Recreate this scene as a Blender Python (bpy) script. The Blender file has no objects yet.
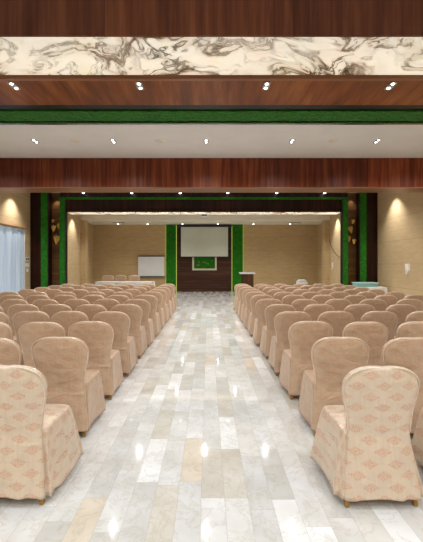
import bpy, bmesh, math, random
from mathutils import Vector, Matrix, noise as mnoise
random.seed(11)
sc = bpy.context.scene
COL = sc.collection
PI = math.pi

# ------------------------------------------------------------------ node helpers
class NT:
    def __init__(s, name):
        s.m = bpy.data.materials.new(name); s.m.use_nodes = True
        s.t = s.m.node_tree; s.t.nodes.clear()
        s.out = s.t.nodes.new('ShaderNodeOutputMaterial')
    def n(s, typ, **kw):
        nd = s.t.nodes.new(typ)
        for k, v in kw.items(): setattr(nd, k, v)
        return nd
    def set(s, sock, v):
        if isinstance(v, bpy.types.NodeSocket): s.t.links.new(v, sock)
        elif v is not None: sock.default_value = v
    def math(s, op, a, b=None, c=None):
        nd = s.n('ShaderNodeMath', operation=op)
        s.set(nd.inputs[0], a)
        if b is not None: s.set(nd.inputs[1], b)
        if c is not None: s.set(nd.inputs[2], c)
        return nd.outputs[0]
    def coord(s, which='Object'): return s.n('ShaderNodeTexCoord').outputs[which]
    def sep(s, v):
        nd = s.n('ShaderNodeSeparateXYZ'); s.set(nd.inputs[0], v); return nd.outputs
    def comb(s, x, y, z):
        nd = s.n('ShaderNodeCombineXYZ')
        for i, v in enumerate((x, y, z)): s.set(nd.inputs[i], v)
        return nd.outputs[0]
    def mapping(s, v, scale=(1,1,1), loc=(0,0,0), rot=(0,0,0)):
        nd = s.n('ShaderNodeMapping'); s.set(nd.inputs['Vector'], v)
        nd.inputs['Scale'].default_value = scale; nd.inputs['Location'].default_value = loc
        nd.inputs['Rotation'].default_value = rot
        return nd.outputs[0]
    def noise(s, v, scale=5, detail=4, rough=.5, dist=0., out='Fac'):
        nd = s.n('ShaderNodeTexNoise'); s.set(nd.inputs['Vector'], v)
        nd.inputs['Scale'].default_value = scale; nd.inputs['Detail'].default_value = detail
        nd.inputs['Roughness'].default_value = rough; nd.inputs['Distortion'].default_value = dist
        return nd.outputs[0 if out == 'Fac' else 1]
    def ramp(s, f, stops, interp='LINEAR'):
        nd = s.n('ShaderNodeValToRGB'); s.set(nd.inputs[0], f)
        r = nd.color_ramp; r.interpolation = interp
        while len(r.elements) < len(stops): r.elements.new(.5)
        for e, (p, c) in zip(r.elements, stops):
            e.position = p; e.color = (*c, 1) if len(c) == 3 else c
        return nd.outputs[0]
    def mix(s, f, a, b, blend='MIX'):
        nd = s.n('ShaderNodeMix', data_type='RGBA', blend_type=blend)
        s.set(nd.inputs[0], f)
        s.set(nd.inputs[6], (*a, 1) if isinstance(a, tuple) and len(a) == 3 else a)
        s.set(nd.inputs[7], (*b, 1) if isinstance(b, tuple) and len(b) == 3 else b)
        return nd.outputs[2]
    def bump(s, h, strength=.3, dist=.01):
        nd = s.n('ShaderNodeBump'); s.set(nd.inputs['Height'], h)
        nd.inputs['Strength'].default_value = strength; nd.inputs['Distance'].default_value = dist
        return nd.outputs[0]
    def bsdf(s, color, rough=.5, metal=0., normal=None, spec=.5, sheen=0., emis=None, estr=0., coat=0., trans=0., coat_rough=.05, sub=0.):
        nd = s.n('ShaderNodeBsdfPrincipled')
        s.set(nd.inputs['Base Color'], (*color, 1) if isinstance(color, tuple) and len(color) == 3 else color)
        s.set(nd.inputs['Roughness'], rough); s.set(nd.inputs['Metallic'], metal)
        nd.inputs['Specular IOR Level'].default_value = spec
        nd.inputs['Sheen Weight'].default_value = sheen
        nd.inputs['Coat Weight'].default_value = coat; nd.inputs['Coat Roughness'].default_value = coat_rough
        nd.inputs['Transmission Weight'].default_value = trans
        if normal is not None: s.set(nd.inputs['Normal'], normal)
        if emis is not None:
            s.set(nd.inputs['Emission Color'], (*emis, 1) if isinstance(emis, tuple) and len(emis) == 3 else emis)
            nd.inputs['Emission Strength'].default_value = estr
        s.t.links.new(nd.outputs[0], s.out.inputs[0])
        return s.m

def plain(name, color, rough=.5, metal=0., spec=.5, emis=None, estr=0., nscale=30, namt=.12, coat=0.):
    t = NT(name); f = t.noise(t.coord(), nscale, 3)
    lo = tuple(c*(1-namt) for c in color); hi = tuple(min(1, c*(1+namt)) for c in color)
    return t.bsdf(t.ramp(f, [(.3, lo), (.7, hi)]), rough, metal, spec=spec, emis=emis, estr=estr, coat=coat)

# ------------------------------------------------------------------ materials
def mat_wood(name, axis, c0, c1, c2, rough=.42, seam=None, fine=22., coat=.06):
    """axis = grain direction"""
    t = NT(name); co = t.coord()
    sc_ = [fine*.45]*3; sc_[axis] = .55
    f1 = t.noise(t.mapping(co, tuple(sc_)), 1.0, 5, .6, .35)
    sc2 = [fine*4.]*3; sc2[axis] = 2.2
    f2 = t.noise(t.mapping(co, tuple(sc2)), 1.0, 3, .6)
    sc3 = [1.3]*3; sc3[axis] = .12
    f3 = t.noise(t.mapping(co, tuple(sc3)), 1.0, 2, .5)
    f = t.math('ADD', t.math('MULTIPLY', f1, .62), t.math('MULTIPLY', f2, .16))
    f = t.math('ADD', f, t.math('MULTIPLY', f3, .3))
    col = t.ramp(f, [(.40, c0), (.54, c1), (.68, c2)])
    nrm = t.bump(f2, .08, .002)
    if seam:
        ax, per, off, w = seam
        u = t.math('FRACT', t.math('DIVIDE', t.math('ADD', t.sep(co)[ax], off), per))
        m = t.math('LESS_THAN', u, w/per)
        cell = t.math('FLOOR', t.math('DIVIDE', t.math('ADD', t.sep(co)[ax], off), per))
        wn = t.n('ShaderNodeTexWhiteNoise', noise_dimensions='1D'); t.set(wn.inputs['W'], cell)
        v = t.math('ADD', t.math('MULTIPLY', wn.outputs[0], .4), .8)
        hs = t.n('ShaderNodeHueSaturation'); t.set(hs.inputs['Value'], v); t.set(hs.inputs['Color'], col)
        col = t.mix(m, hs.outputs[0], tuple(x*.35 for x in c0))
    return t.bsdf(col, rough, normal=nrm, coat=coat, coat_rough=.18, spec=.22)

M = {}
M['wood_beam'] = mat_wood('beam wood', 2, (.062,.011,.005), (.15,.030,.011), (.28,.078,.025), seam=(0, 2.72, 1.45, .012))
M['wood_front'] = mat_wood('front beam wood', 2, (.085,.024,.011), (.150,.047,.022), (.24,.085,.040), seam=(0, 2.44, 1.34, .010), rough=.38)
M['wood_soffit'] = mat_wood('soffit wood', 1, (.095,.024,.006), (.22,.062,.014), (.38,.135,.035), fine=9, rough=.4)
M['wood_dark'] = mat_wood('portal wood', 2, (.006,.0015,.001), (.016,.004,.002), (.045,.010,.004), seam=(2, .62, .1, .01), rough=.35)
M['wood_walnut'] = mat_wood('recess walnut', 0, (.06,.026,.008), (.115,.052,.016), (.18,.085,.028), seam=(2, .62, .1, .01))
M['wood_stage'] = mat_wood('stage wood', 0, (.028,.010,.006), (.052,.020,.012), (.085,.034,.02), seam=(2, .16, .0, .008), rough=.4)
M['wood_edge'] = mat_wood('beam underside wood', 0, (.18,.075,.035), (.27,.12,.06), (.34,.17,.09), rough=.35)
M['wood_podium'] = mat_wood('lectern wood', 2, (.035,.014,.006), (.06,.024,.01), (.10,.042,.02))

def mat_grass():
    t = NT('artificial grass'); co = t.coord()
    f = t.noise(co, 55, 4, .7); g = t.noise(co, 9, 3, .6)
    h = t.math('ADD', t.math('MULTIPLY', f, .7), t.math('MULTIPLY', g, .3))
    col = t.ramp(h, [(.32, (.003,.045,.002)), (.5, (.011,.15,.004)), (.68, (.04,.32,.011))])
    return t.bsdf(col, .75, normal=t.bump(f, .9, .02), spec=.2, sheen=.1)
M['grass'] = mat_grass()

def mat_marble_lit(name, sc_, strength):
    t = NT(name); co = t.coord()
    w = t.noise(t.mapping(co, (sc_*.7, sc_, sc_*1.1)), 1., 3, .5, .6, out='Color')
    vm = t.n('ShaderNodeVectorMath', operation='MULTIPLY_ADD')
    t.set(vm.inputs[0], w); vm.inputs[1].default_value = (2.0,)*3
    t.set(vm.inputs[2], t.mapping(co, (sc_*.45, sc_, sc_*1.1), rot=(0,.45,0)))
    f = t.noise(vm.outputs[0], 1.0, 5, .55, .9)
    g = t.noise(vm.outputs[0], 1.9, 4, .55, 1.4)
    v1 = t.math('ABSOLUTE', t.math('SUBTRACT', f, .52)); v2 = t.math('ABSOLUTE', t.math('SUBTRACT', g, .45))
    base = t.ramp(t.noise(co, sc_*.8, 3), [(.3, (.95,.84,.62)), (.5, (1.,.95,.80)), (.72, (.95,.80,.64))])
    zone = t.ramp(t.noise(co, sc_*.9, 2), [(.38, (.12,)*3), (.60, (1,)*3)])
    halo = t.math('MULTIPLY', t.ramp(v1, [(.0, (.8,)*3), (.09, (0,)*3)]), zone)
    c = t.mix(t.math('MULTIPLY', halo, .8), base, (.48,.27,.10))
    c = t.mix(t.math('MULTIPLY', t.ramp(v1, [(.0, (1,)*3), (.014, (.7,)*3), (.042, (0,)*3)]), t.math('ADD', t.math('MULTIPLY', zone, .6), .4)), c, (.06,.028,.012))
    m2 = t.math('MULTIPLY', t.ramp(v2, [(.0, (.95,)*3), (.02, (.5,)*3), (.05, (0,)*3)]), zone)
    c = t.mix(m2, c, (.09,.06,.035))
    big = t.ramp(t.noise(vm.outputs[0], .8, 3, .5), [(.62, (0,)*3), (.70, (.7,)*3)])
    c = t.mix(big, c, (.24,.13,.055))
    return t.bsdf(c, .25, emis=c, estr=strength)
M['marble_lit'] = mat_marble_lit('backlit onyx', 1.25, .56)
M['marble_soffit'] = mat_marble_lit('backlit onyx soffit', 1.7, .75)

def mat_floor():
    t = NT('polished marble strips'); s = t.sep(t.coord())
    W, L = .155, .62
    cu = t.math('DIVIDE', t.math('ADD', s[0], 20.04), W); ci = t.math('FLOOR', cu); fu = t.math('FRACT', cu)
    wn = t.n('ShaderNodeTexWhiteNoise', noise_dimensions='1D'); t.set(wn.inputs['W'], ci)
    cv = t.math('ADD', t.math('DIVIDE', s[1], L), t.math('MULTIPLY', wn.outputs[0], 5.)); ri = t.math('FLOOR', cv); fv = t.math('FRACT', cv)
    w2 = t.n('ShaderNodeTexWhiteNoise', noise_dimensions='2D'); t.set(w2.inputs['Vector'], t.comb(ci, ri, 0.))
    tile = w2.outputs[0]
    col = t.ramp(tile, [(0., (.56,.57,.56)), (.13, (.65,.67,.68)), (.30, (.60,.59,.55)), (.42, (.68,.70,.71)), (.56, (.61,.63,.64)), (.68, (.70,.72,.74)), (.80, (.66,.61,.53)), (.84, (.78,.81,.84)), (.93, (.66,.67,.66))], 'CONSTANT')
    # veins, shifted per tile so they stop at the joints
    off = t.comb(t.math('MULTIPLY', tile, 37.), t.math('MULTIPLY', tile, 19.), 0.)
    va = t.n('ShaderNodeVectorMath', operation='ADD'); t.set(va.inputs[0], t.coord()); t.set(va.inputs[1], off)
    n1 = t.noise(va.outputs[0], 5.5, 6, .65, .8)
    vein = t.ramp(t.math('ABSOLUTE', t.math('SUBTRACT', n1, .5)), [(.0, (1,)*3), (.014, (.4,)*3), (.04, (0,)*3)])
    cloud = t.ramp(t.noise(va.outputs[0], 3.2, 4), [(.3, (.86,.84,.80)), (.7, (1.06,1.06,1.06))])
    col = t.mix(1., col, cloud, 'MULTIPLY')
    col = t.mix(t.math('MULTIPLY', vein, .30), col, (.36,.29,.20))
    blot = t.ramp(t.noise(va.outputs[0], 9., 5, .6), [(.66, (0,)*3), (.78, (1,)*3)])
    col = t.mix(t.math('MULTIPLY', blot, .30), col, (.45,.30,.14))
    e1 = t.math('LESS_THAN', t.math('MINIMUM', fu, t.math('SUBTRACT', 1., fu)), .012)
    e2 = t.math('LESS_THAN', t.math('MINIMUM', fv, t.math('SUBTRACT', 1., fv)), .003)
    col = t.mix(t.math('MULTIPLY', t.math('MAXIMUM', e1, e2), .35), col, (.33,.30,.26))
    rr = t.math('ADD', .02, t.math('MULTIPLY', t.noise(t.coord(), 7, 4), .05))
    return t.bsdf(col, rr, spec=.5, normal=t.bump(t.noise(t.coord(), 2.5, 3), .02, .01))
M['floor'] = mat_floor()

def mat_wall(name, c, axis):
    t = NT(name); co = t.coord(); s = t.sep(co)
    f = t.noise(t.mapping(co, (3, 3, 14)), 1., 4, .6); g = t.noise(co, 90, 2, .5); b = t.noise(co, .9, 2)
    col = t.ramp(t.math('ADD', t.math('MULTIPLY', f, .55), t.math('ADD', t.math('MULTIPLY', g, .25), t.math('MULTIPLY', b, .2))),
                 [(.35, tuple(x*.86 for x in c)), (.65, tuple(x*1.1 for x in c))])
    u = t.math('FRACT', t.math('DIVIDE', s[2], .78)); m = t.math('LESS_THAN', u, .014)
    v = t.math('FRACT', t.math('DIVIDE', s[axis], 2.44)); m2 = t.math('MULTIPLY', t.math('LESS_THAN', v, .004), .4)
    m = t.math('MAXIMUM', m, m2)
    col = t.mix(t.math('MULTIPLY', m, .55), col, tuple(x*.35 for x in c))
    return t.bsdf(col, .6, normal=t.bump(g, .15, .003), spec=.3)
M['wall'] = mat_wall('beige wallcovering', (.54,.405,.235), 1)
M['wall_back'] = mat_wall('beige wallcovering back', (.52,.375,.20), 0)
M['ceiling'] = plain('white ceiling paint', (.80,.83,.85), .7, nscale=2, namt=.03)
M['ceiling_far'] = plain('cream ceiling paint', (.78,.74,.64), .7, nscale=2, namt=.03)
M['white_plastic'] = plain('white plastic', (.75,.74,.72), .4)
M['dark_socket'] = plain('dark socket face', (.08,.08,.08), .4)
M['black'] = plain('black metal', (.012,.012,.012), .45)
M['chrome'] = plain('chrome', (.7,.7,.7), .2, 1.)
M['brass'] = plain('brass foot', (.45,.27,.09), .35, .7)
M['gold'] = plain('gold leaf metal', (.90,.55,.13), .45, .25)
M['led_white'] = plain('led lens', (1,1,1), .4, emis=(1,.98,.95), estr=7.)
M['led_warm'] = plain('yellow green led strip', (.6,.6,.1), .4, emis=(.50,.62,.10), estr=.45)
M['screen'] = plain('projection screen cloth', (.56,.60,.52), .7, nscale=3, namt=.02)
M['board'] = plain('whiteboard surface', (.72,.75,.78), .25, nscale=2, namt=.03)
M['oak'] = plain('oak strip', (.50,.34,.12), .5)
M['cream_frame'] = plain('cream frame', (.62,.57,.42), .5)
M['pink'] = plain('pink blossom', (.32,.10,.08), .6)
M['table_cloth'] = plain('white tablecloth', (.72,.70,.66), .6, nscale=6)
M['teal'] = plain('teal plastic', (.26,.50,.48), .35, nscale=12)
M['teal_light'] = plain('pale teal plastic', (.50,.70,.70), .35, nscale=12)
M['fitting'] = plain('grey lamp fitting', (.30,.29,.28), .5)
M['piping'] = plain('pale satin piping', (.74,.62,.50), .4)
M['steel'] = plain('grey white enamel', (.55,.58,.60), .3)
M['cable'] = plain('black cable', (.02,.016,.012), .5)
M['rod'] = plain('orange wood rail', (.28,.12,.03), .4)

def mat_curtain():
    t = NT('pale blue curtain'); s = t.coord()
    f = t.noise(t.mapping(s, (8, 8, .3)), 1., 4, .6)
    col = t.ramp(f, [(.3, (.38,.52,.72)), (.55, (.52,.66,.84)), (.75, (.70,.80,.92))])
    return t.bsdf(col, .7, sheen=.1, spec=.3)
M['curtain'] = mat_curtain()

def mat_fabric(name, base, pat, pstr, tone):
    t = NT(name); uv = t.coord('UV'); s = t.sep(uv); ob = t.coord()
    oi = t.n('ShaderNodeObjectInfo')
    def lat(ou, ov):
        a = t.math('ABSOLUTE', t.math('SUBTRACT', t.math('FRACT', t.math('ADD', t.math('DIVIDE', s[0], .165), ou)), .5))
        b = t.math('ABSOLUTE', t.math('SUBTRACT', t.math('FRACT', t.math('ADD', t.math('DIVIDE', s[1], .142), ov)), .5))
        return t.math('ADD', t.math('MULTIPLY', a, 2.6), t.math('MULTIPLY', b, 4.0))
    d = t.math('MINIMUM', lat(0., 0.), lat(.5, .5))
    n1 = t.noise(uv, 70, 3, .6)
    d = t.math('ADD', d, t.math('MULTIPLY', t.math('SUBTRACT', n1, .5), 1.0))
    body = t.ramp(d, [(.86, (1,)*3), (1.02, (0,)*3)])
    rings = t.math('ADD', .60, t.math('MULTIPLY', t.math('SINE', t.math('MULTIPLY', d, 20.)), .40))
    scroll = t.ramp(t.noise(uv, 150, 2, .5), [(.42, (.55,)*3), (.58, (1,)*3)])
    m = t.math('MULTIPLY', t.math('MULTIPLY', body, rings), scroll)
    m = t.math('MULTIPLY', m, pstr)
    weave = t.noise(t.mapping(uv, (60, 8, 1)), 1., 3, .5)
    cb = t.ramp(t.math('ADD', t.math('MULTIPLY', weave, .5), t.math('MULTIPLY', t.noise(ob, 5, 3), .5)),
                [(.35, tuple(x*.93 for x in base)), (.65, tuple(min(1, x*1.06) for x in base))])
    hs = t.n('ShaderNodeHueSaturation'); t.set(hs.inputs['Color'], cb)
    t.set(hs.inputs['Value'], t.math('ADD', 1-tone/2, t.math('MULTIPLY', oi.outputs['Random'], tone)))
    col = t.mix(m, hs.outputs[0], pat)
    # soft creases, stronger sideways than upwards
    cr = t.noise(t.mapping(ob, (3.2, 3.2, 9.)), 1., 4, .5, .9)
    cr2 = t.noise(t.mapping(ob, (11, 11, 5.)), 1., 3, .55, .6)
    h = t.math('ADD', t.math('MULTIPLY', cr, .7), t.math('MULTIPLY', cr2, .3))
    nrm = t.bump(h, .6, .045)
    rough = t.math('SUBTRACT', .36, t.math('MULTIPLY', m, .12))
    return t.bsdf(col, rough, .18, normal=nrm, spec=.8, sheen=.12)
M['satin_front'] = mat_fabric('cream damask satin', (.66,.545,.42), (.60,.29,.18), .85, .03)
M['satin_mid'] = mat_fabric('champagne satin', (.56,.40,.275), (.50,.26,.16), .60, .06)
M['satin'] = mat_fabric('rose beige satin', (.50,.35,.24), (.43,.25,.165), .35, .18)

# ------------------------------------------------------------------ mesh helpers
def link(o, parent=None):
    COL.objects.link(o)
    if parent is not None: o.parent = parent
    return o
def obj(name, bm, mat, parent=None, smooth=False, loc=None, rotz=0):
    me = bpy.data.meshes.new(name)
    bmesh.ops.recalc_face_normals(bm, faces=bm.faces)
    bm.to_mesh(me); bm.free()
    for mm in (mat if isinstance(mat, (list, tuple)) else [mat]): me.materials.append(mm)
    if smooth:
        for p in me.polygons: p.use_smooth = True
    o = bpy.data.objects.new(name, me); link(o, parent)
    if loc is not None: o.location = loc
    o.rotation_euler.z = rotz
    return o
def box(bm, x0, x1, y0, y1, z0, z1, mi=0, bev=0):
    vs = [bm.verts.new(p) for p in ((x0,y0,z0),(x1,y0,z0),(x1,y1,z0),(x0,y1,z0),(x0,y0,z1),(x1,y0,z1),(x1,y1,z1),(x0,y1,z1))]
    fs = [bm.faces.new([vs[i] for i in q]) for q in ((0,3,2,1),(4,5,6,7),(0,1,5,4),(1,2,6,5),(2,3,7,6),(3,0,4,7))]
    for f in fs: f.material_index = mi
    if bev:
        es = list({e for f in fs for e in f.edges})
        bmesh.ops.bevel(bm, geom=es, offset=bev, segments=2, affect='EDGES', profile=.6)
    return vs
def bx(*a, **k):
    bm = bmesh.new(); box(bm, *a, **k); return bm
def loops(bm, ls, cap0=True, cap1=True, uvs=None):
    """ls: list of closed loops (same count). uv layer from uvs(i,j)->(u,v)"""
    rows = [[bm.verts.new(p) for p in l] for l in ls]
    n = len(rows[0]); uvl = bm.loops.layers.uv.verify() if uvs else None
    for i in range(len(rows)-1):
        for j in range(n):
            k = (j+1) % n
            f = bm.faces.new((rows[i][j], rows[i][k], rows[i+1][k], rows[i+1][j]))
            if uvs:
                for lp, (a, b) in zip(f.loops, ((i,j),(i,j+1),(i+1,j+1),(i+1,j))): lp[uvl].uv = uvs(a, b)
    for c, r, i in ((cap0, rows[0], 0), (cap1, rows[-1], len(rows)-1)):
        if c:
            f = bm.faces.new(r)
            if uvs:
                for lp, j in zip(f.loops, range(n)): lp[uvl].uv = (lp.vert.co.x, lp.vert.co.y + lp.vert.co.z)
    return rows
def cyl(bm, p0, p1, r0, r1=None, n=16):
    r1 = r0 if r1 is None else r1
    a, b = Vector(p0), Vector(p1); d = (b-a).normalized()
    u = d.orthogonal().normalized(); v = d.cross(u)
    ring = lambda c, r: [c + (u*math.cos(2*PI*i/n) + v*math.sin(2*PI*i/n))*r for i in range(n)]
    loops(bm, [ring(a, r0), ring(b, r1)])
def tube(bm, pts, r, n=8):
    pts = [Vector(p) for p in pts]; ls = []
    for i, p in enumerate(pts):
        d = (pts[min(i+1, len(pts)-1)] - pts[max(i-1, 0)]).normalized()
        u = d.cross(Vector((0.0,.0,1.))) if abs(d.z) < .95 else d.cross(Vector((1,0,0)))
        u.normalize(); v = d.cross(u)
        ls.append([p + (u*math.cos(2*PI*k/n) + v*math.sin(2*PI*k/n))*r for k in range(n)])
    loops(bm, ls)
def struct(name, bm, m, parent=None):
    o = obj(name, bm, m, parent)
    if parent is None: o['kind'] = 'structure'
    return o
def tag(o, label, cat, group=None, kind=None):
    o['label'] = label; o['category'] = cat
    if group: o['group'] = group
    if kind: o['kind'] = kind
    return o
def empty(name, loc, rotz=0):
    o = bpy.data.objects.new(name, None); o.location = loc; o.rotation_euler.z = rotz
    o.empty_display_size = .1
    return link(o)
def dup(root, loc, rotz=0., scale=None):
    r = root.copy(); COL.objects.link(r); r.location = loc; r.rotation_euler.z = rotz
    if scale: r.scale = scale
    for k in ('label', 'category', 'group'):
        if k in r.keys(): del r[k]
    for ch in list(root.children):
        c = ch.copy(); COL.objects.link(c); c.parent = r
        for g in ch.children:
            d = g.copy(); COL.objects.link(d); d.parent = c
    return r

# ------------------------------------------------------------------ the room
XL, XR, Y0, YB = -6.60, 6.30, -5.0, 20.20
struct('floor', bx(XL-.2, XR+.2, Y0-.2, YB+.2, -.12, 0.), M['floor'])
struct('wall_left', bx(XL-.15, XL, Y0, YB, 0., 5.35), M['wall'])
struct('wall_right', bx(XR, XR+.15, Y0, YB, 0., 5.35), M['wall'])
struct('wall_back', bx(XL-.15, XR+.15, YB, YB+.15, 0., 5.35), M['wall_back'])
struct('wall_rear', bx(XL-.15, XR+.15, Y0-.15, Y0, 0., 5.35), M['wall'])
# ceilings: high hall behind the first beam, white field, field before the portal, inner room, low tray
bm = bmesh.new()
box(bm, XL, XR, Y0, 5.12, 5.20, 5.30)
box(bm, XL, XR, 6.66, 8.77, 4.22, 4.34)
box(bm, XL, XR, 9.33, 13.0, 4.22, 4.34)
struct('ceiling', bm, M['ceiling'])
bm = bmesh.new()
box(bm, XL, XR, 13.5, 18.1, 4.20, 4.30)
box(bm, XL, XR, 18.1, 20.2, 3.84, 4.30)
struct('ceiling_inner', bm, M['ceiling_far'])
struct('trim_1', bx(XL, XR, 4.50, 4.53, 4.494, 5.20), M['wood_front'])            # first fascia
bm = bmesh.new(); box(bm, XL, XR, 5.08, 5.86, 4.22, 4.26)
struct('trim_2', bm, M['wood_soffit'])
struct('trim_3', bx(XL, XR, 5.02, 5.08, 4.215, 4.27), M['wood_edge'])             # lip under the marble
bm = bmesh.new(); box(bm, XL, XR, 5.86, 6.60, 4.25, 4.29); box(bm, XL, XR, 6.60, 6.66, 4.205, 4.29)
struct('trim_4', bm, M['wood_dark'])                                                  # shadow gap and grass backing
struct('trim_5', bx(XL, XR, 6.57, 6.60, 4.19, 4.25), M['chrome'])
bm = bmesh.new(); box(bm, XL, XR, 8.77, 9.33, 3.49, 4.22)
struct('trim_6', bm, M['wood_beam'])                                              # middle beam
struct('trim_7', bx(XL, XR, 8.765, 9.335, 3.468, 3.49), M['wood_edge'])
# portal
bm = bmesh.new()
box(bm, XL, -6.18, 13.0, 13.5, 0, 4.26); box(bm, 5.86, XR, 13.0, 13.5, 0, 4.26)
box(bm, -5.50, -5.24, 13.0, 13.06, 0, 4.26); box(bm, 4.94, 5.19, 13.0, 13.06, 0, 4.26); box(bm, -5.50, -5.47, 13.06, 13.5, 0, 4.26); box(bm, 5.16, 5.19, 13.06, 13.5, 0, 4.26)
box(bm, -6.18, -5.92, 13.02, 13.5, 0, 4.26); box(bm, 5.62, 5.86, 13.02, 13.5, 0, 4.26)
box(bm, -5.24, 4.94, 13.0, 13.5, 3.50, 4.26)
struct('trim_8', bm, M['wood_dark'])
bm = bmesh.new()
box(bm, -5.92, -5.50, 13.28, 13.5, 0, 4.26); box(bm, 5.19, 5.62, 13.28, 13.5, 0, 4.26)
struct('trim_9', bm, M['wood_walnut'])
bm = bmesh.new()
box(bm, -5.935, -5.905, 12.93, 13.0, 0, 4.21); box(bm, 5.60, 5.625, 12.93, 13.0, 0, 4.21)
box(bm, -5.29, -5.255, 12.93, 13.0, 0, 3.97); box(bm, 4.955, 4.985, 12.93, 13.0, 0, 3.97)
struct('trim_10', bm, M['black'])
# inner pilasters
struct('wall_pilaster_left', bx(XL, -6.33, 18.1, 18.5, 0, 3.84), M['wall_back'])
struct('wall_pilaster_right', bx(6.03, XR, 18.1, 18.5, 0, 3.84), M['wall_back'])
# stage panelling on the back wall
struct('trim_11', bx(-1.79, 1.35, 20.10, 20.20, 0, 3.84), M['wood_stage'])
bm = bmesh.new(); box(bm, XL, -6.6+.02, Y0, 13, 0, .1); box(bm, -6.6, -2.45, 20.18, 20.2, 0, .1); box(bm, 2.05, XR, 20.18, 20.2, 0, .1)
struct('baseboard_back', bm, M['wood_dark'])

# ------------------------------------------------------------------ marble light panels and grass
def grass_slab(x0, x1, y0, y1, z0, z1, axes, step=.05, amp=.014):
    """a slab whose visible side is ruffled; axes: which normal faces the viewer ('y' front or 'z' down)"""
    bm = bmesh.new()
    if axes == 'y':
        nx, nz = max(2, int((x1-x0)/step)), max(2, int((z1-z0)/step))
        g = [[bm.verts.new((x0+(x1-x0)*i/nx + random.uniform(-1,1)*amp*.4*(0<i<nx), y0 - random.random()*amp, z0+(z1-z0)*j/nz)) for j in range(nz+1)] for i in range(nx+1)]
        b = [[bm.verts.new((x, y1, z)) for z in (z0, z1)] for x in (x0, x1)]
    else:
        nx, nz = max(2, int((x1-x0)/step)), max(2, int((y1-y0)/step))
        g = [[bm.verts.new((x0+(x1-x0)*i/nx, y0+(y1-y0)*j/nz + random.uniform(-1,1)*amp*.4, z0 - random.random()*amp)) for j in range(nz+1)] for i in range(nx+1)]
        b = [[bm.verts.new((x, y, z1)) for y in (y0, y1)] for x in (x0, x1)]
    for i in range(nx):
        for j in range(nz): bm.faces.new((g[i][j], g[i+1][j], g[i+1][j+1], g[i][j+1]))
    bm.faces.new((b[0][0], b[0][1], b[1][1], b[1][0]))
    bm.faces.new([g[i][0] for i in range(nx+1)] + [b[1][0], b[0][0]])
    bm.faces.new([g[i][nz] for i in range(nx, -1, -1)] + [b[0][1], b[1][1]])
    bm.faces.new([g[0][j] for j in range(nz, -1, -1)] + [b[0][0], b[0][1]])
    bm.faces.new([g[nx][j] for j in range(nz+1)] + [b[1][1], b[1][0]])
    return bm
tag(obj('marble_light_panel', bx(XL+.01, XR-.01, 5.09, 5.115, 4.27, 5.15), M['marble_lit']),
    'long backlit cream marble band with brown veins above the wooden soffit', 'light panel')
tag(obj('marble_light_panel', bx(-5.22, 4.92, 13.05, 13.44, 3.475, 3.498), M['marble_soffit']),
    'thin glowing marble strip under the dark header of the portal', 'light panel')
tag(obj('grass_ceiling_strip', grass_slab(XL+.01, XR-.01, 6.13, 6.54, 4.235, 4.25, 'z'), M['grass']),
    'long artificial grass strip across the ceiling before the white field', 'grass strip')
tag(obj('grass_wall_strip', grass_slab(-6.18, -5.94, 12.95, 13.02, .0, 4.21, 'y'), M['grass']),
    'vertical artificial grass strip left of the left butterfly recess', 'grass strip')
tag(obj('grass_wall_strip', grass_slab(5.63, 5.86, 12.95, 13.02, .0, 4.21, 'y'), M['grass']),
    'vertical artificial grass strip right of the right butterfly recess', 'grass strip')
gf = empty('grass_portal_frame', (0, 12.95, 0))
tag(gf, 'green artificial grass frame with thin top bar around the wide portal opening', 'grass frame')
for a in ((-5.49, -5.295, 0, 0, .05, 0, 4.04), (4.99, 5.18, 0, 0, .05, 0, 4.04), (-5.295, 4.99, 0, 0, .05, 3.965, 4.04)):
    obj('grass_strip', grass_slab(a[0], a[1], 0, .05, a[5], a[6], 'y'), M['grass'], gf)
def stage_panel(x0, x1, label):
    e = empty('green_wall_panel', ((x0+x1)/2, 20.1, 0)); tag(e, label, 'wall panel')
    w = (x1-x0)/2
    obj('grass_panel', grass_slab(-w, w, -.06, .095, 0, 3.83, 'y'), M['grass'], e)
    for s in (-1, 1): obj('light_strip', bx(s*(w+.012)-.012, s*(w+.012)+.012, -.03, .095, 0.0, 3.83), M['led_warm'], e)
stage_panel(-2.40, -1.83, 'tall grass panel left of the projector screen, edged with yellow light strips')
stage_panel(1.39, 2.00, 'tall grass panel right of the projector screen, behind the wooden lectern')

# ------------------------------------------------------------------ gold butterflies in the recesses
def wing_bm(L, W, lobes):
    bm = bmesh.new(); n = 20; pts = []
    for i in range(n):
        a = 2*PI*i/n
        rr = 1 + .16*math.cos(lobes*a)
        pts.append((W*.5*math.sin(a)*rr*(1-.32*math.cos(a)), L*.5*(1+math.cos(a+PI))*1.0*rr))
    lo = [Vector((x, .012*math.cos(x*30), z)) for x, z in pts]
    hi = [p + Vector((0, -.014, 0)) for p in lo]
    loops(bm, [lo, hi])
    return bm
def butterfly(x, z, y, tilt, size, label, grp):
    e = empty('butterfly_ornament', (x, y, z)); e.rotation_euler = (0, tilt, 0)
    tag(e, label, 'wall ornament', grp)
    for s in (-1, 1):
        w = obj('wing', wing_bm(size, size*.42, 3), M['gold'], e, smooth=False)
        w.rotation_euler = (0, s*.30, s*.9); w.location = (s*.008, 0, 0)
    b = bmesh.new(); tube(b, [(0, -.012, -.1*size), (0, -.02, size*.3), (0, -.012, size*.62)], .009, 8)
    obj('body', b, M['gold'], e)
    b = bmesh.new(); cyl(b, (0, 0, .02), (0, 13.28-y-.001, .02), .006, n=8)
    obj('mounting_pin', b, M['gold'], e)
P = lambda x, y, Y: ((x-208)*Y/350, 1.55+(264.5-y)*Y/350)
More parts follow.
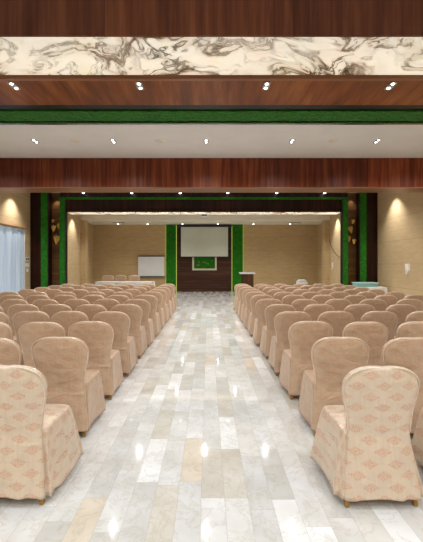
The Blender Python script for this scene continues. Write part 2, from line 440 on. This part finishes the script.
for (px, py, tl, sz, lb) in ((52.3, 222.5, .2, .14, 'small gold butterfly highest in the left recess'),
                         (53.2, 231.4, -.15, .26, 'tall gold butterfly in the left recess just below the small one'),
                         (58.4, 229.0, .1, .24, 'gold butterfly in the left recess nearest the grass frame'),
                         (56.0, 244.0, -.1, .36, 'large gold butterfly lowest in the left recess')):
    x, z = P(px, py, 13.15); butterfly(x, z, 13.15, tl, sz, lb, 'gold butterflies')
for (px, py, tl, sz, lb) in ((352.8, 223.8, .35, .18, 'slim gold butterfly highest in the right recess'),
                         (351.6, 232.8, -.1, .28, 'large gold butterfly second from top in the right recess'),
                         (349.3, 241.5, 0., .23, 'gold butterfly low in the right recess beside the grass frame'),
                         (354.0, 244.0, .35, .21, 'slim tilted gold butterfly lowest in the right recess')):
    x, z = P(px, py, 13.15); butterfly(x, z, 13.15, tl, sz, lb, 'gold butterflies')

# ------------------------------------------------------------------ lamps
def spot(loc, power, size=110, blend=.7, color=(1,.965,.92), radius=.035, target=None):
    l = bpy.data.lights.new('spot', 'SPOT'); l.energy = power; l.spot_size = math.radians(size); l.spot_blend = blend
    l.color = color; l.shadow_soft_size = radius
    o = bpy.data.objects.new('spot', l); o.location = loc; COL.objects.link(o)
    if target is not None: o.rotation_euler = (Vector(target)-Vector(loc)).to_track_quat('-Z', 'Y').to_euler()
    return o
def make_downlight():
    e = empty('downlight', (0,0,0))
    b = bmesh.new()
    n = 28
    def rr(hx, hy, z): return [Vector((math.copysign(abs(math.cos(t))**.4, math.cos(t))*hx, math.copysign(abs(math.sin(t))**.4, math.sin(t))*hy, z)) for t in [2*PI*i/n for i in range(n)]]
    loops(b, [rr(.052,.115,.0), rr(.052,.115,-.008), rr(.044,.106,-.010), rr(.042,.102,-.003)], cap0=True, cap1=True)
    obj('housing', b, M['fitting'], e)
    for s in (-1, 1):
        b = bmesh.new(); cyl(b, (0, s*.062, -.003), (0, s*.062, -.012), .024, .021, 18)
        obj('lens', b, M['led_white'], e)
    return e
def make_single():
    e = empty('downlight', (0,0,0)); b = bmesh.new()
    cyl(b, (0,0,0), (0,0,-.045), .06, .058, 24); obj('housing', b, M['white_plastic'], e)
    b = bmesh.new(); cyl(b, (0,0,-.045), (0,0,-.06), .045, .04, 20); obj('lens', b, M['led_white'], e)
    return e
twin = make_downlight(); single = make_single(); used = set()
ords = ['leftmost', 'second from left', 'third from left', 'fourth from left', 'fifth from left', 'rightmost']
def place(proto, loc, label, grp, power, **k):
    if proto.name not in used: used.add(proto.name); o = proto; o.location = loc
    else: o = dup(proto, loc)
    tag(o, label, 'ceiling light', grp)
    spot((loc[0], loc[1], loc[2]-.075), power, **k)
PW = 1.0
for i, x in enumerate((-2.90, -1.02, .87, 2.73)):
    place(twin, (x, 5.23, 4.22), 'twin downlight in the wooden soffit under the marble, ' + (ords[:3] + ['rightmost'])[i], 'downlights in the wooden soffit', 60*PW, size=150)
for i, x in enumerate((-3.74, -2.05, -.04, 1.82, 3.66)):
    place(twin, (x, 7.57, 4.22), 'twin downlight in the white ceiling field, ' + (['leftmost', 'second from left', 'in the middle', 'second from right', 'rightmost'])[i], 'downlights in the white ceiling', 85*PW, size=150)
for i, x in enumerate((-4.57, -2.80, -1.02, .73, 2.52, 4.28)):
    place(single, (x, 12.84, 4.22), 'small downlight just below the middle beam before the portal, ' + ords[i], 'downlights before the portal', 60*PW, size=70, target=(x, 11.6, 0))
for i, x in enumerate((-4.99, -3.35, -1.41, .55, 2.52, 4.55)):
    place(single, (x, 19.40, 3.84), 'small downlight in the low ceiling by the stage wall, ' + ords[i], 'downlights by the stage', (45 if abs(x+.4) < 1.5 else 80)*PW, size=110, target=(x, 17.4, 0))
# spots without fittings, out of view: some inferred hall lamps, others added for light
for x in (-4.8, 4.6): spot((x, 5.23, 4.17), 60*PW, 150)  # unseen outer ends of the soffit row, added for light
for x in (-5.5, 5.4): spot((x, 7.57, 4.17), 85*PW, 150)  # unseen outer ends of the white ceiling row, also added for light
for x in (-4.2, -2.08, -.1, 1.73, 4.0): spot((x, 10.6, 4.1), 150*PW, 150)
for x, s in ((XL+.42, -1), (XR-.42, 1)):
    for y in (11.75,): spot((x, y, 4.1), 170*PW, 90, 1., target=(x+s*.22, y-.05, 2.6))
for x, y, s in ((XL+.40, 17.0, -1), (XR-.38, 17.0, 1)): spot((x, y, 4.1), 170*PW, 80, 1., target=(x+s*.28, y, 2.6))
for x in (-4, -1.4, 1.2, 3.8): spot((x, 15.6, 4.1), 165*PW, 150)
for x in (-5.71, 5.41): spot((x, 13.15, 4.1), 10*PW, 90, target=(x, 13.2, 2.5))
for y in (-3.6, -1.4, .8):
    for x in (-5., -2.5, 0., 2.5, 5.): spot((x, y, 5.1), 115*PW, 150, radius=.05, color=(.96,.98,1))  # unseen grid behind the camera, added as fill light

def ceiling_speaker(x, y, z, label):
    b = bmesh.new(); cyl(b, (0,0,0), (0,0,-.012), .11, .10, 28)
    e = empty('ceiling_speaker', (x, y, z)); tag(e, label, 'ceiling speaker', 'round ceiling speakers')
    obj('rim', b, M['ceiling'], e)
    b = bmesh.new(); cyl(b, (0,0,-.012), (0,0,-.016), .085, .085, 28); obj('grille', b, M['ceiling_far'], e)
for x, lb in ((-2.87, 'pale round disc in the white ceiling between the two left downlights'),
              (-1.04, 'pale round disc in the white ceiling just left of the middle downlight'),
              (2.72, 'pale round disc in the white ceiling between the two right downlights')):
    ceiling_speaker(x, 7.57, 4.22, lb)

# ------------------------------------------------------------------ chairs
def zlerp(tbl, z):
    for (a, va), (b, vb) in zip(tbl, tbl[1:]):
        if z <= b:
            t = max(0., (z-a)/(b-a)); t = t*t*(3-2*t) if False else t
            return va + (vb-va)*t
    return tbl[-1][1]
def back_bm(seed, ws=1.):
    rnd = random.Random(seed); NZ, N = 34, 44
    zs = [.058 + (.765-.058)*i/(NZ-1) for i in range(NZ)]
    # domed top: height falls towards the corners
    ls = []
    W = [(.04, .250), (.2, .234), (.38, .210), (.48, .206), (.6, .220), (.70, .242), (.765, .247)]
    T = [(.04, .034), (.40, .028), (.50, .030), (.7, .036), (.80, .036)]
    YB_ = [(.04, -.262), (.25, -.240), (.46, -.215), (.62, -.222), (.80, -.246), (.9, -.262)]
    ph = rnd.random()*6
    def ring(z, w, t, yc, top=0):
        out = []
        for k in range(N):
            a = 2*PI*k/N; c, s = math.cos(a), math.sin(a)
            x = math.copysign(abs(c)**.42, c)*w; y = math.copysign(abs(s)**.75, s)*t
            curve = -.020*(1-(x/w)**2 if w > 0 else 0)      # back bows out at the middle
            lo = max(0., (.42-z)/.42)
            fold = .006*lo*math.sin(x*46+ph) + .004*lo*math.sin(x*90+ph*2)
            wr = .006*mnoise.noise(Vector((x*5+seed, z*11, s)))
            out.append(Vector((x + .004*mnoise.noise(Vector((z*9, seed+2.2, x*3))), yc + y + curve + fold + wr, z)))
        return out
    for i, z in enumerate(zs):
        l = ring(z, zlerp(W, z), zlerp(T, z), zlerp(YB_, z))
        if i == 0:
            for p in l: p.z += .018*(1-(abs(p.x)/.232)**2)*(1 if p.y < -.25 else .6) + .005*math.sin(p.x*40+ph) 
        ls.append(l)
    steps = 13
    for i in range(1, steps+1):
        q = i/steps; a = q*PI/2*.975
        h = .765 + .138*math.sin(a)
        w = .247*(math.cos(a)**.62); t = .036*(math.cos(a)**.40)
        ls.append(ring(h, w, t, zlerp(YB_, h)))
    for l in ls:
        for p in l: p.x *= ws
    bm = bmesh.new()
    def uv(i, j):
        p = ls[i][j % N]
        return (p.x + .0825 + (0 if math.sin(2*PI*(j % N)/N) <= 0 else .05), p.z)
    loops(bm, ls, uvs=uv)
    return bm
def piping_bm(ws):
    # stitched edge running up the side of the backrest, over the crown and down again
    half = []
    W = [(.30, .216), (.48, .206), (.6, .220), (.70, .242), (.765, .247)]
    Yc = [(.30, -.234), (.46, -.215), (.62, -.222), (.80, -.246), (.9, -.262)]
    for i in range(14):
        z = .46 + (.765-.46)*i/13; half.append((zlerp(W, z)*.985, zlerp(Yc, z)-.015, z))
    for i in range(1, 15):
        a = i/14*PI/2; h = .765+.138*math.sin(a)
        half.append((.247*max(0., math.cos(a))**.62*.985, zlerp(Yc, h)-.017-.020*math.sin(a), h-.004*math.sin(a)))
    pts = [(x*ws, y, z) for x, y, z in half] + [(-x*ws, y, z) for x, y, z in reversed(half[:-1])]
    bm = bmesh.new(); tube(bm, pts, .0034, 6); return bm
def seat_bm(seed, flare):
    rnd = random.Random(seed+50); NZ, N = 16, 72
    ls = []; ph = rnd.random()*6
    def ring(z, hw, y0, y1, f, e=.22):
        out = []; yc, hy = (y0+y1)/2, (y1-y0)/2
        for k in range(N):
            a = 2*PI*k/N; c, s = math.cos(a), math.sin(a)
            dx = math.copysign(abs(c)**e, c); dy = math.copysign(abs(s)**e, s)
            x, y = dx*hw, yc+dy*hy
            corner = abs(dx*dy)**3
            w = f*(.014*math.sin(k*PI*2/N*9+ph) + .006*math.sin(k*PI*2/N*19+2*ph) + .012*corner)
            nrm = Vector((dx, dy, 0)); nrm.normalize() if nrm.length else None
            x *= 1 - .06*max(0., min(1., (.225-y)/.45))*min(1., f*3)
            out.append(Vector((x, y, z)) + nrm*w)
        return out
    zb = [(.05, 1.), (.44, 0.)]
    for i in range(NZ):
        z = .058 + (.448-.058)*i/(NZ-1); q = (.448-z)/.4
        l = ring(z, .226+flare*q**.75, -.205-.058*q, .225+.040*q, q)
        if i == 0:
            for k, p in enumerate(l): p.z += .012*math.sin(k*PI*2/N*4+ph)*.6
        ls.append(l)
    for (z, hw, y0, y1, e) in ((.458, .223, -.198, .221, .23), (.466, .205, -.188, .204, .27), (.476, .12, -.13, .13, .4), (.478, .04, -.05, .05, .6)):
        ls.append(ring(z, hw, y0, y1, 0, e))
    bm = bmesh.new()
    per = [k*1.72/N for k in range(N+1)]
    def uv(i, j):
        p = ls[i][j % N]
        if p.z > .455: return (p.x, p.y)
        return (per[j] if j <= N else per[N], p.z)
    loops(bm, ls, uvs=uv)
    return bm
def leg_bm(x, y):
    bm = bmesh.new()
    def sq(h, z, ox, oy): return [Vector((ox+a*h, oy+b*h, z)) for a, b in ((-1,-1),(1,-1),(1,1),(-1,1))]
    loops(bm, [sq(.012, 0., x, y), sq(.013, .02, x, y), sq(.014, .055, x*.97, y*.96), sq(.016, .20, x*.84, y*.84), sq(.018, .43, x*.80, y*.78)])
    return bm
legs_me = None
def make_chair(seed, mat, flare=.040):
    e = empty('banquet_chair', (0,0,0))
    b = obj('back_cover', back_bm(seed, 1. if 'damask' in mat.name else 1.045), mat, e, smooth=True)
    s = obj('seat_cover', seat_bm(seed, flare), mat, e, smooth=True)
    obj('piping', piping_bm(1. if 'damask' in mat.name else 1.045), M['piping'], b, smooth=True)
    for x, y in ((-.222,-.252), (.222,-.252), (-.205,.215), (.205,.215)): obj('leg', leg_bm(x, y), M['brass'], e)
    return e
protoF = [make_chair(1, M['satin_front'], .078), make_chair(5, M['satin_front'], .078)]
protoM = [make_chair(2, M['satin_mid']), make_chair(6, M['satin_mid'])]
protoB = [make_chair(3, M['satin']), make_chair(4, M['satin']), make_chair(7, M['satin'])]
used_ch = set()
def chair(pool, loc, rz, label, grp, scale=None):
    p = pool[random.randrange(len(pool))]
    for q in pool:
        if q.name not in used_ch: p = q; break
    if p.name not in used_ch:
        used_ch.add(p.name); o = p; o.location = loc; o.rotation_euler.z = rz
        if scale: o.scale = scale
    else: o = dup(p, loc, rz, scale)
    tag(o, label, 'chair', grp)
    return o
ORD = ['first','second','third','fourth','fifth','sixth','seventh','eighth','ninth','tenth','eleventh','twelfth']
R = random.Random(5)
for k in range(12):
    yb = 2.265 + .868*k
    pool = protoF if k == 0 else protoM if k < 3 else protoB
    adj = 'patterned cream' if k == 0 else 'faintly patterned beige' if k < 3 else 'beige'
    for side in (-1, 1):
        if side < 0: n, sp = (7, .568) if k < 7 else (6, .682)
        else: n, sp = (6, .605) if k < 4 else (6, .655)
        edge = -1.34 if side < 0 else 1.20 - .045*min(1., k/8)
        for c in range(n):
            jx, jy, jr = R.uniform(-.022, .022), R.uniform(-.03, .03), R.uniform(-.035, .035)
            x = edge + side*(sp*c + (.05 if k == 0 and c else 0)) + (jx if c else jx*.4); y = yb + .25 + jy
            rz = jr
            if k == 0 and c == 0:
                if side > 0: x, y, rz = 1.105, 2.50, .02
                else: x, y, rz = -1.29, 2.52, -.02
            # leave out chairs wholly outside the frame
            near = abs(x) - .30; lim = (209 if side < 0 else 216)/350*(y+.28)
            if near > lim: continue
            if k in (10, 11) and side > 0 and c == 5: x -= .04
            blk = 'left' if side < 0 else 'right'
            pos = 'right beside the aisle' if c == 0 else '%s from the aisle' % ORD[c]
            lab = '%s satin-covered chair, %s block, %s row from the camera, %s' % (adj, blk, ORD[k], pos)
            chair(pool, (x, y, 0), rz, lab, 'covered banquet chairs in the %s block' % blk)
# three chairs behind the long table at the far left
for i, (x0, lb) in enumerate(((-4.94, 'left'), (-4.30, 'middle'), (-3.62, 'right'))):
    chair(protoB, (x0, 16.9, 0), PI + (-.05, .03, .02)[i], '%s of three covered chairs standing behind the long white table' % lb, 'chairs behind the long table', (1.14, 1.14, 1.14))

# ------------------------------------------------------------------ tables
def table(name, x0, x1, y0, y1, h, label):
    e = empty(name, ((x0+x1)/2, (y0+y1)/2, 0)); tag(e, label, 'table')
    w, d = (x1-x0)/2, (y1-y0)/2
    obj('tabletop', bx(-w, w, -d, d, h-.03, h-.004, bev=.006), M['wood_podium'], e)
    for sx in (-1, 1):
        for sy in (-1, 1):
            b = bmesh.new(); cyl(b, (sx*(w-.07), sy*(d-.07), 0), (sx*(w-.07), sy*(d-.07), h-.03), .018, n=12); obj('leg', b, M['chrome'], e)
    N = 96; ls = []
    def ring(z, g, f):
        out = []
        for k in range(N):
            a = 2*PI*k/N; c, s = math.cos(a), math.sin(a)
            dx, dy = math.copysign(abs(c)**.12, c), math.copysign(abs(s)**.12, s)
            ww = f*.018*math.sin(k*1.7)
            out.append(Vector((dx*(w+g+ww), dy*(d+g+ww), z)))
        return out
    for z, g, f in ((.12, .05, 1), (.35, .035, .8), (.6, .02, .4), (h-.02, .012, .05), (h, .006, 0), (h+.003, -.02, 0)): ls.append(ring(z, g, f))
    b = bmesh.new(); loops(b, ls, cap0=False)
    c = obj('tablecloth', b, M['table_cloth'], None, smooth=False, loc=((x0+x1)/2, (y0+y1)/2, 0))
    tag(c, 'white cloth covering ' + label.split(' in ')[0].replace('long narrow', 'the long').replace('small', 'the small') + (' by the right wall' if x0 > 0 else ' on the left'), 'tablecloth')
    return e
table('banquet_table', -4.98, -2.42, 15.35, 15.95, .78, 'long narrow table in front of three chairs at the far left')
table('side_table', 5.08, 6.20, 12.10, 12.70, .76, 'small table in the right corner beside the grass strip')

# teal crate on the side table (ribbed sides)
e = empty('plastic_crate', (5.56, 12.40, .763)); tag(e, 'pale teal ribbed plastic crate lying on the small table by the right wall', 'crate')
b = bmesh.new()
box(b, -.36, .36, -.20, .20, 0, .012)
for a in ((-.36,.36,-.20,-.188), (-.36,.36,.188,.20), (-.36,-.348,-.188,.188), (.348,.36,-.188,.188)): box(b, *a, .012, .125)
for i in range(19):
    x = -.35 + i*.0385; box(b, x, x+.012, -.212, -.20, .01, .12); box(b, x, x+.012, .20, .212, .01, .12)
obj('body', b, M['teal'], e)
b = bmesh.new()
for a in ((-.385,.385,-.225,-.185), (-.385,.385,.185,.225), (-.385,-.345,-.185,.185), (.345,.385,-.185,.185)): box(b, *a, .125, .155, bev=.004)
obj('rim', b, M['teal_light'], e)

# ------------------------------------------------------------------ white covered food warmer behind the right block
e = empty('chafing_dish_stand', ((301.8-208)*15.2/350, 15.2, 0)); tag(e, 'small white and grey domed dish stand behind the right block before the back wall', 'serving stand')
b = bmesh.new()
for sx in (-1, 1):
    for sy in (-1, 1): cyl(b, (sx*.18, sy*.14, 0), (sx*.17, sy*.13, .70), .014, n=10)
obj('stand', b, M['chrome'], e)
obj('tray', bx(-.21, .21, -.17, .17, .70, .80, bev=.01), M['white_plastic'], e)
b = bmesh.new(); ls = []
for i in range(8):
    a = i/7*PI/2*.96; ls.append([Vector((math.copysign(abs(math.cos(t))**.6, math.cos(t))*.20*math.cos(a)**.6, math.copysign(abs(math.sin(t))**.6, math.sin(t))*.16*math.cos(a)**.6, .80+.11*math.sin(a))) for t in [2*PI*k/28 for k in range(28)]])
loops(b, ls); lid = obj('lid', b, M['steel'], e, smooth=True)
b = bmesh.new(); tube(b, [(-.05, 0, .905), (-.045, 0, .935), (.045, 0, .935), (.05, 0, .905)], .008); obj('handle', b, M['black'], lid)

# ------------------------------------------------------------------ lectern
e = empty('lectern', ((247.2-208)*17.5/350, 17.5, 0)); tag(e, 'dark wooden lectern with pale slanted top beside the right grass panel', 'lectern')
b = bmesh.new(); box(b, -.29, .29, -.20, .20, .06, 1.08, bev=.006); obj('body', b, M['wood_podium'], e)
obj('base', bx(-.33, .33, -.24, .24, 0, .06, bev=.008), M['wood_podium'], e)
b = bmesh.new(); vs = box(b, -.39, .38, -.25, .26, 1.08, 1.12)
for v in vs:
    if v.co.y > 0: v.co.z += .04
obj('top', b, M['steel'], e)
obj('front_panel', bx(-.22, .22, -.21, -.20, .2, .95), M['wood_podium'], e)

# ------------------------------------------------------------------ projection screen, picture, whiteboard, projector
Ys = 19.85
def PX(x, Y): return (x-208)*Y/350
def PZ(y, Y): return 1.55+(264.5-y)*Y/350
e = empty('projection_screen', (PX(204.5, Ys), Ys, PZ(257, Ys))); tag(e, 'large pale projection screen hanging before the dark wood stage wall', 'projection screen')
w = PX(228, Ys)-PX(204.5, Ys); hgt = PZ(227, Ys)-PZ(257, Ys)
obj('screen_surface', bx(-w, w, -.004, .004, .02, hgt), M['screen'], e)
obj('border', bx(-w-.012, -w, -.006, .006, .0, hgt), M['black'], e); obj('border', bx(w, w+.012, -.006, .006, 0, hgt), M['black'], e)
b = bmesh.new(); cyl(b, (-w-.01, 0, .01), (w+.01, 0, .01), .018, n=14); obj('weight_bar', b, M['black'], e)
obj('housing', bx(-w-.22, w+.22, -.06, .24, hgt, hgt+.12, bev=.01), M['black'], e)
Yp = 20.06
e = empty('framed_picture', (PX(204.5, Yp), Yp, PZ(270.3, Yp))); tag(e, 'cream framed green picture with pink blossoms, half hidden below the screen', 'picture')
w = .70; t = .10; H = 1.25
obj('canvas', bx(-w+t, w-t, 0, .02, t, H-t), M['grass'], e)
b = bmesh.new()
for a in ((-w,-w+t,0,H), (w-t,w,0,H), (-w+t,w-t,0,t), (-w+t,w-t,H-t,H)): box(b, a[0], a[1], -.015, .035, a[2], a[3])
obj('frame', b, M['cream_frame'], e)
b = bmesh.new()
for (fx, fz) in ((-.33,.48), (-.05,.45), (.08,.44), (.20,.38), (-.42,.30), (-.30,.33), (.42,.52), (-.38,.27)):
    for q in range(5):
        a = 2*PI*q/5; c = Vector((fx+.028*math.cos(a), -.004, fz+.028*math.sin(a)))
        cyl(b, c+Vector((0,.006,0)), c-Vector((0,.004,0)), .018, .012, 8)
obj('blossoms', b, M['pink'], e)
Yw = 20.1
e = empty('whiteboard', (PX(151.3, Yw), Yw, PZ(277, Yw))); tag(e, 'white marker board with dark top and bottom rails left of the stage', 'whiteboard')
w = 26.3/2*Yw/350; H = 21*Yw/350
obj('board', bx(-w, w, -.01, .02, .04, H-.03), M['board'], e)
obj('top_rail', bx(-w-.01, w+.01, -.025, .03, H-.035, H+.015, bev=.004), M['black'], e)
obj('tray', bx(-w-.01, w+.01, -.07, .03, 0, .045, bev=.004), M['black'], e)
for s in (-1, 1): obj('side_rail', bx(min(s*w, s*(w+.05)), max(s*w, s*(w+.05)), -.02, .03, 0.0, H), M['oak'], e)
for s in (-1, 1):
    obj('wall_bracket', bx(s*w*.7-.03, s*w*.7+.03, .03, .10, .3, .4), M['black'], e)
e = empty('ceiling_projector', (PX(204.3, 15.3), 15.3, 4.20)); tag(e, 'small white projector hanging from the ceiling in the middle of the portal', 'projector')
b = bmesh.new(); cyl(b, (0,0,0), (0,0,-.42), .02, n=12); cyl(b, (0,0,0), (0,0,-.02), .07, n=20); obj('pole', b, M['white_plastic'], e)
obj('housing', bx(-.16, .16, -.13, .13, -.56, -.42, bev=.015), M['white_plastic'], e)
b = bmesh.new(); cyl(b, (.06, .13, -.49), (.06, .16, -.49), .04, .035, 20); obj('lens', b, M['black'], e)
obj('rear_vent', bx(-.11, .11, -.135, -.13, -.53, -.46), M['black'], e)
# short track arms beside two of the stage lamps
for x, z, s in ((-4.85, 3.84, 1), (4.72, 3.84, -1)):
    e = empty('track_spotlight', (x, 19.0, z)); tag(e, 'small dark track arm spotlight on the low ceiling at the ' + ('left' if s > 0 else 'right'), 'spotlight')
    obj('rail', bx(-.32, .32, -.012, .012, -.02, 0), M['black'], e)
    b = bmesh.new(); cyl(b, (s*.1, 0, -.02), (s*.1, 0, -.06), .008, n=8); cyl(b, (s*.05, -.03, -.05), (s*.17, .04, -.12), .022, .03, 14); obj('lamp_head', b, M['steel'], e)

# ------------------------------------------------------------------ curtain and door rail on the left wall
e = empty('curtain', (XL+.09, 11.3, 0)); tag(e, 'pale blue full height curtain hanging on the left wall below a wooden rail', 'curtain')
b = bmesh.new(); n = 220; y0, y1 = -1.6, 1.08; rows = []
for j in range(9):
    z = .03 + (2.80-.03)*j/8; r = []
    for i in range(n+1):
        y = y0+(y1-y0)*i/n
        r.append((-.0 + .008*math.sin(i*.30) + .008*math.sin(i*.13+j*.2), y, z))
    rows.append(r)
for side in (0, 1):
    g = [[b.verts.new((x+side*.006, y, z)) for x, y, z in r] for r in rows]
    for j in range(8):
        for i in range(n): b.faces.new((g[j][i], g[j][i+1], g[j+1][i+1], g[j+1][i]))
obj('drape', b, M['curtain'], e, smooth=True)
obj('rail', bx(-.085, .05, -1.65, 1.12, 2.80, 2.845, bev=.005), M['rod'], e)
obj('edge_post', bx(-.088, .02, 1.10, 1.12, 0, 2.80), M['white_plastic'], e)

# ------------------------------------------------------------------ sockets and switches
def plate(wall, y, z, w, h, label, dark=False, knob=True, name='wall_socket'):
    s = 1 if wall == 'l' else -1; x = XL if wall == 'l' else XR
    e = empty(name, (x, y, z)); tag(e, label, 'socket' if name == 'wall_socket' else 'switch')
    f = lambda a, b: (min(s*a, s*b), max(s*a, s*b))
    obj('plate', bx(*f(0, .012), -w/2, w/2, -h/2, h/2, bev=.002), M['white_plastic'], e)
    if dark:
        for q in (-1, 1): obj('socket_face', bx(*f(.012, .016), q*w*.24-w*.17, q*w*.24+w*.17, -h*.3, h*.3), M['dark_socket'], e)
    else:
        for q in (-1, 1): obj('rocker', bx(*f(.012, .02), q*w*.22-w*.15, q*w*.22+w*.15, -h*.3, h*.3), M['ceiling_far'], e)
    return e
plate('l', 12.78, 1.75, .26, .15, 'white double socket plate with dark faces, topmost on the left wall', True)
plate('l', 12.78, 1.53, .26, .14, 'white switch plate in the middle of three on the left wall', name='wall_switch')
plate('l', 12.78, 1.34, .14, .13, 'small white switch plate lowest of three on the left wall', name='wall_switch')
plate('r', 11.05, 1.47, .26, .20, 'white switch plate on the right wall beside the portal', name='wall_switch')
e = empty('wall_plug', (XR, 11.03, 1.30)); tag(e, 'small white plug just below the switch plate on the right wall', 'plug')
obj('body', bx(-.05, 0, -.05, .05, -.05, .06, bev=.008), M['white_plastic'], e)
b = bmesh.new(); tube(b, [(-.03, 0, -.05), (-.028, 0, -.08), (-.02, .01, -.11)], .008); obj('cable_stub', b, M['white_plastic'], e)
plate('r', 17.7, 1.52, .20, .26, 'white switch plate on the right wall of the inner room', name='wall_switch')
e = empty('wall_plug', (XR, 17.7, 1.33)); tag(e, 'small white plug below the switch plate in the inner room', 'plug')
obj('body', bx(-.045, 0, -.035, .035, -.05, .05, bev=.008), M['white_plastic'], e)
# loose black cable on the inner right wall
def onwall(px, py, X=XR-.012):
    Y = X*350/(px-208); return (X, Y, 1.55+(264.5-py)*Y/350)
pts = [onwall(a, b_) for a, b_ in ((329.2,222),(328.9,230),(329.3,238),(330.5,244),(332.5,249),(335,253),(338,256),(340,257.5))]
sm = []
for i in range(len(pts)-1):
    for q in range(4): sm.append(tuple(pts[i][c]*(1-q/4)+pts[i+1][c]*q/4 for c in range(3)))
sm.append(pts[-1])
b = bmesh.new(); tube(b, sm, .010, 8)
tag(obj('cable', b, M['cable']), 'thin black cable looping down the right wall of the inner room', 'cable')


# ------------------------------------------------------------------ camera, world, view
cam = bpy.data.cameras.new('camera'); co = bpy.data.objects.new('camera', cam); COL.objects.link(co)
co.location = (0, 0, 1.55); co.rotation_euler = (PI/2, 0, 0)
cam.sensor_fit = 'VERTICAL'; cam.sensor_height = 24.; cam.lens = 350*24./542
cam.shift_x = 3.5/542; cam.shift_y = -6.5/542
cam.clip_start = .05; cam.clip_end = 100
sc.camera = co
w = bpy.data.worlds.new('world'); sc.world = w; w.use_nodes = True
w.node_tree.nodes['Background'].inputs[0].default_value = (.8, .88, 1, 1); w.node_tree.nodes['Background'].inputs[1].default_value = .3
sc.view_settings.view_transform = 'Standard'; sc.view_settings.look = 'None'
sc.view_settings.exposure = 0.24; sc.view_settings.gamma = 1.0; sc.view_settings.use_curve_mapping = False
sc.cycles.max_bounces = 10; sc.cycles.diffuse_bounces = 6; sc.cycles.glossy_bounces = 4
sc.cycles.caustics_reflective = False; sc.cycles.caustics_refractive = False
sc.cycles.sample_clamp_indirect = 4.
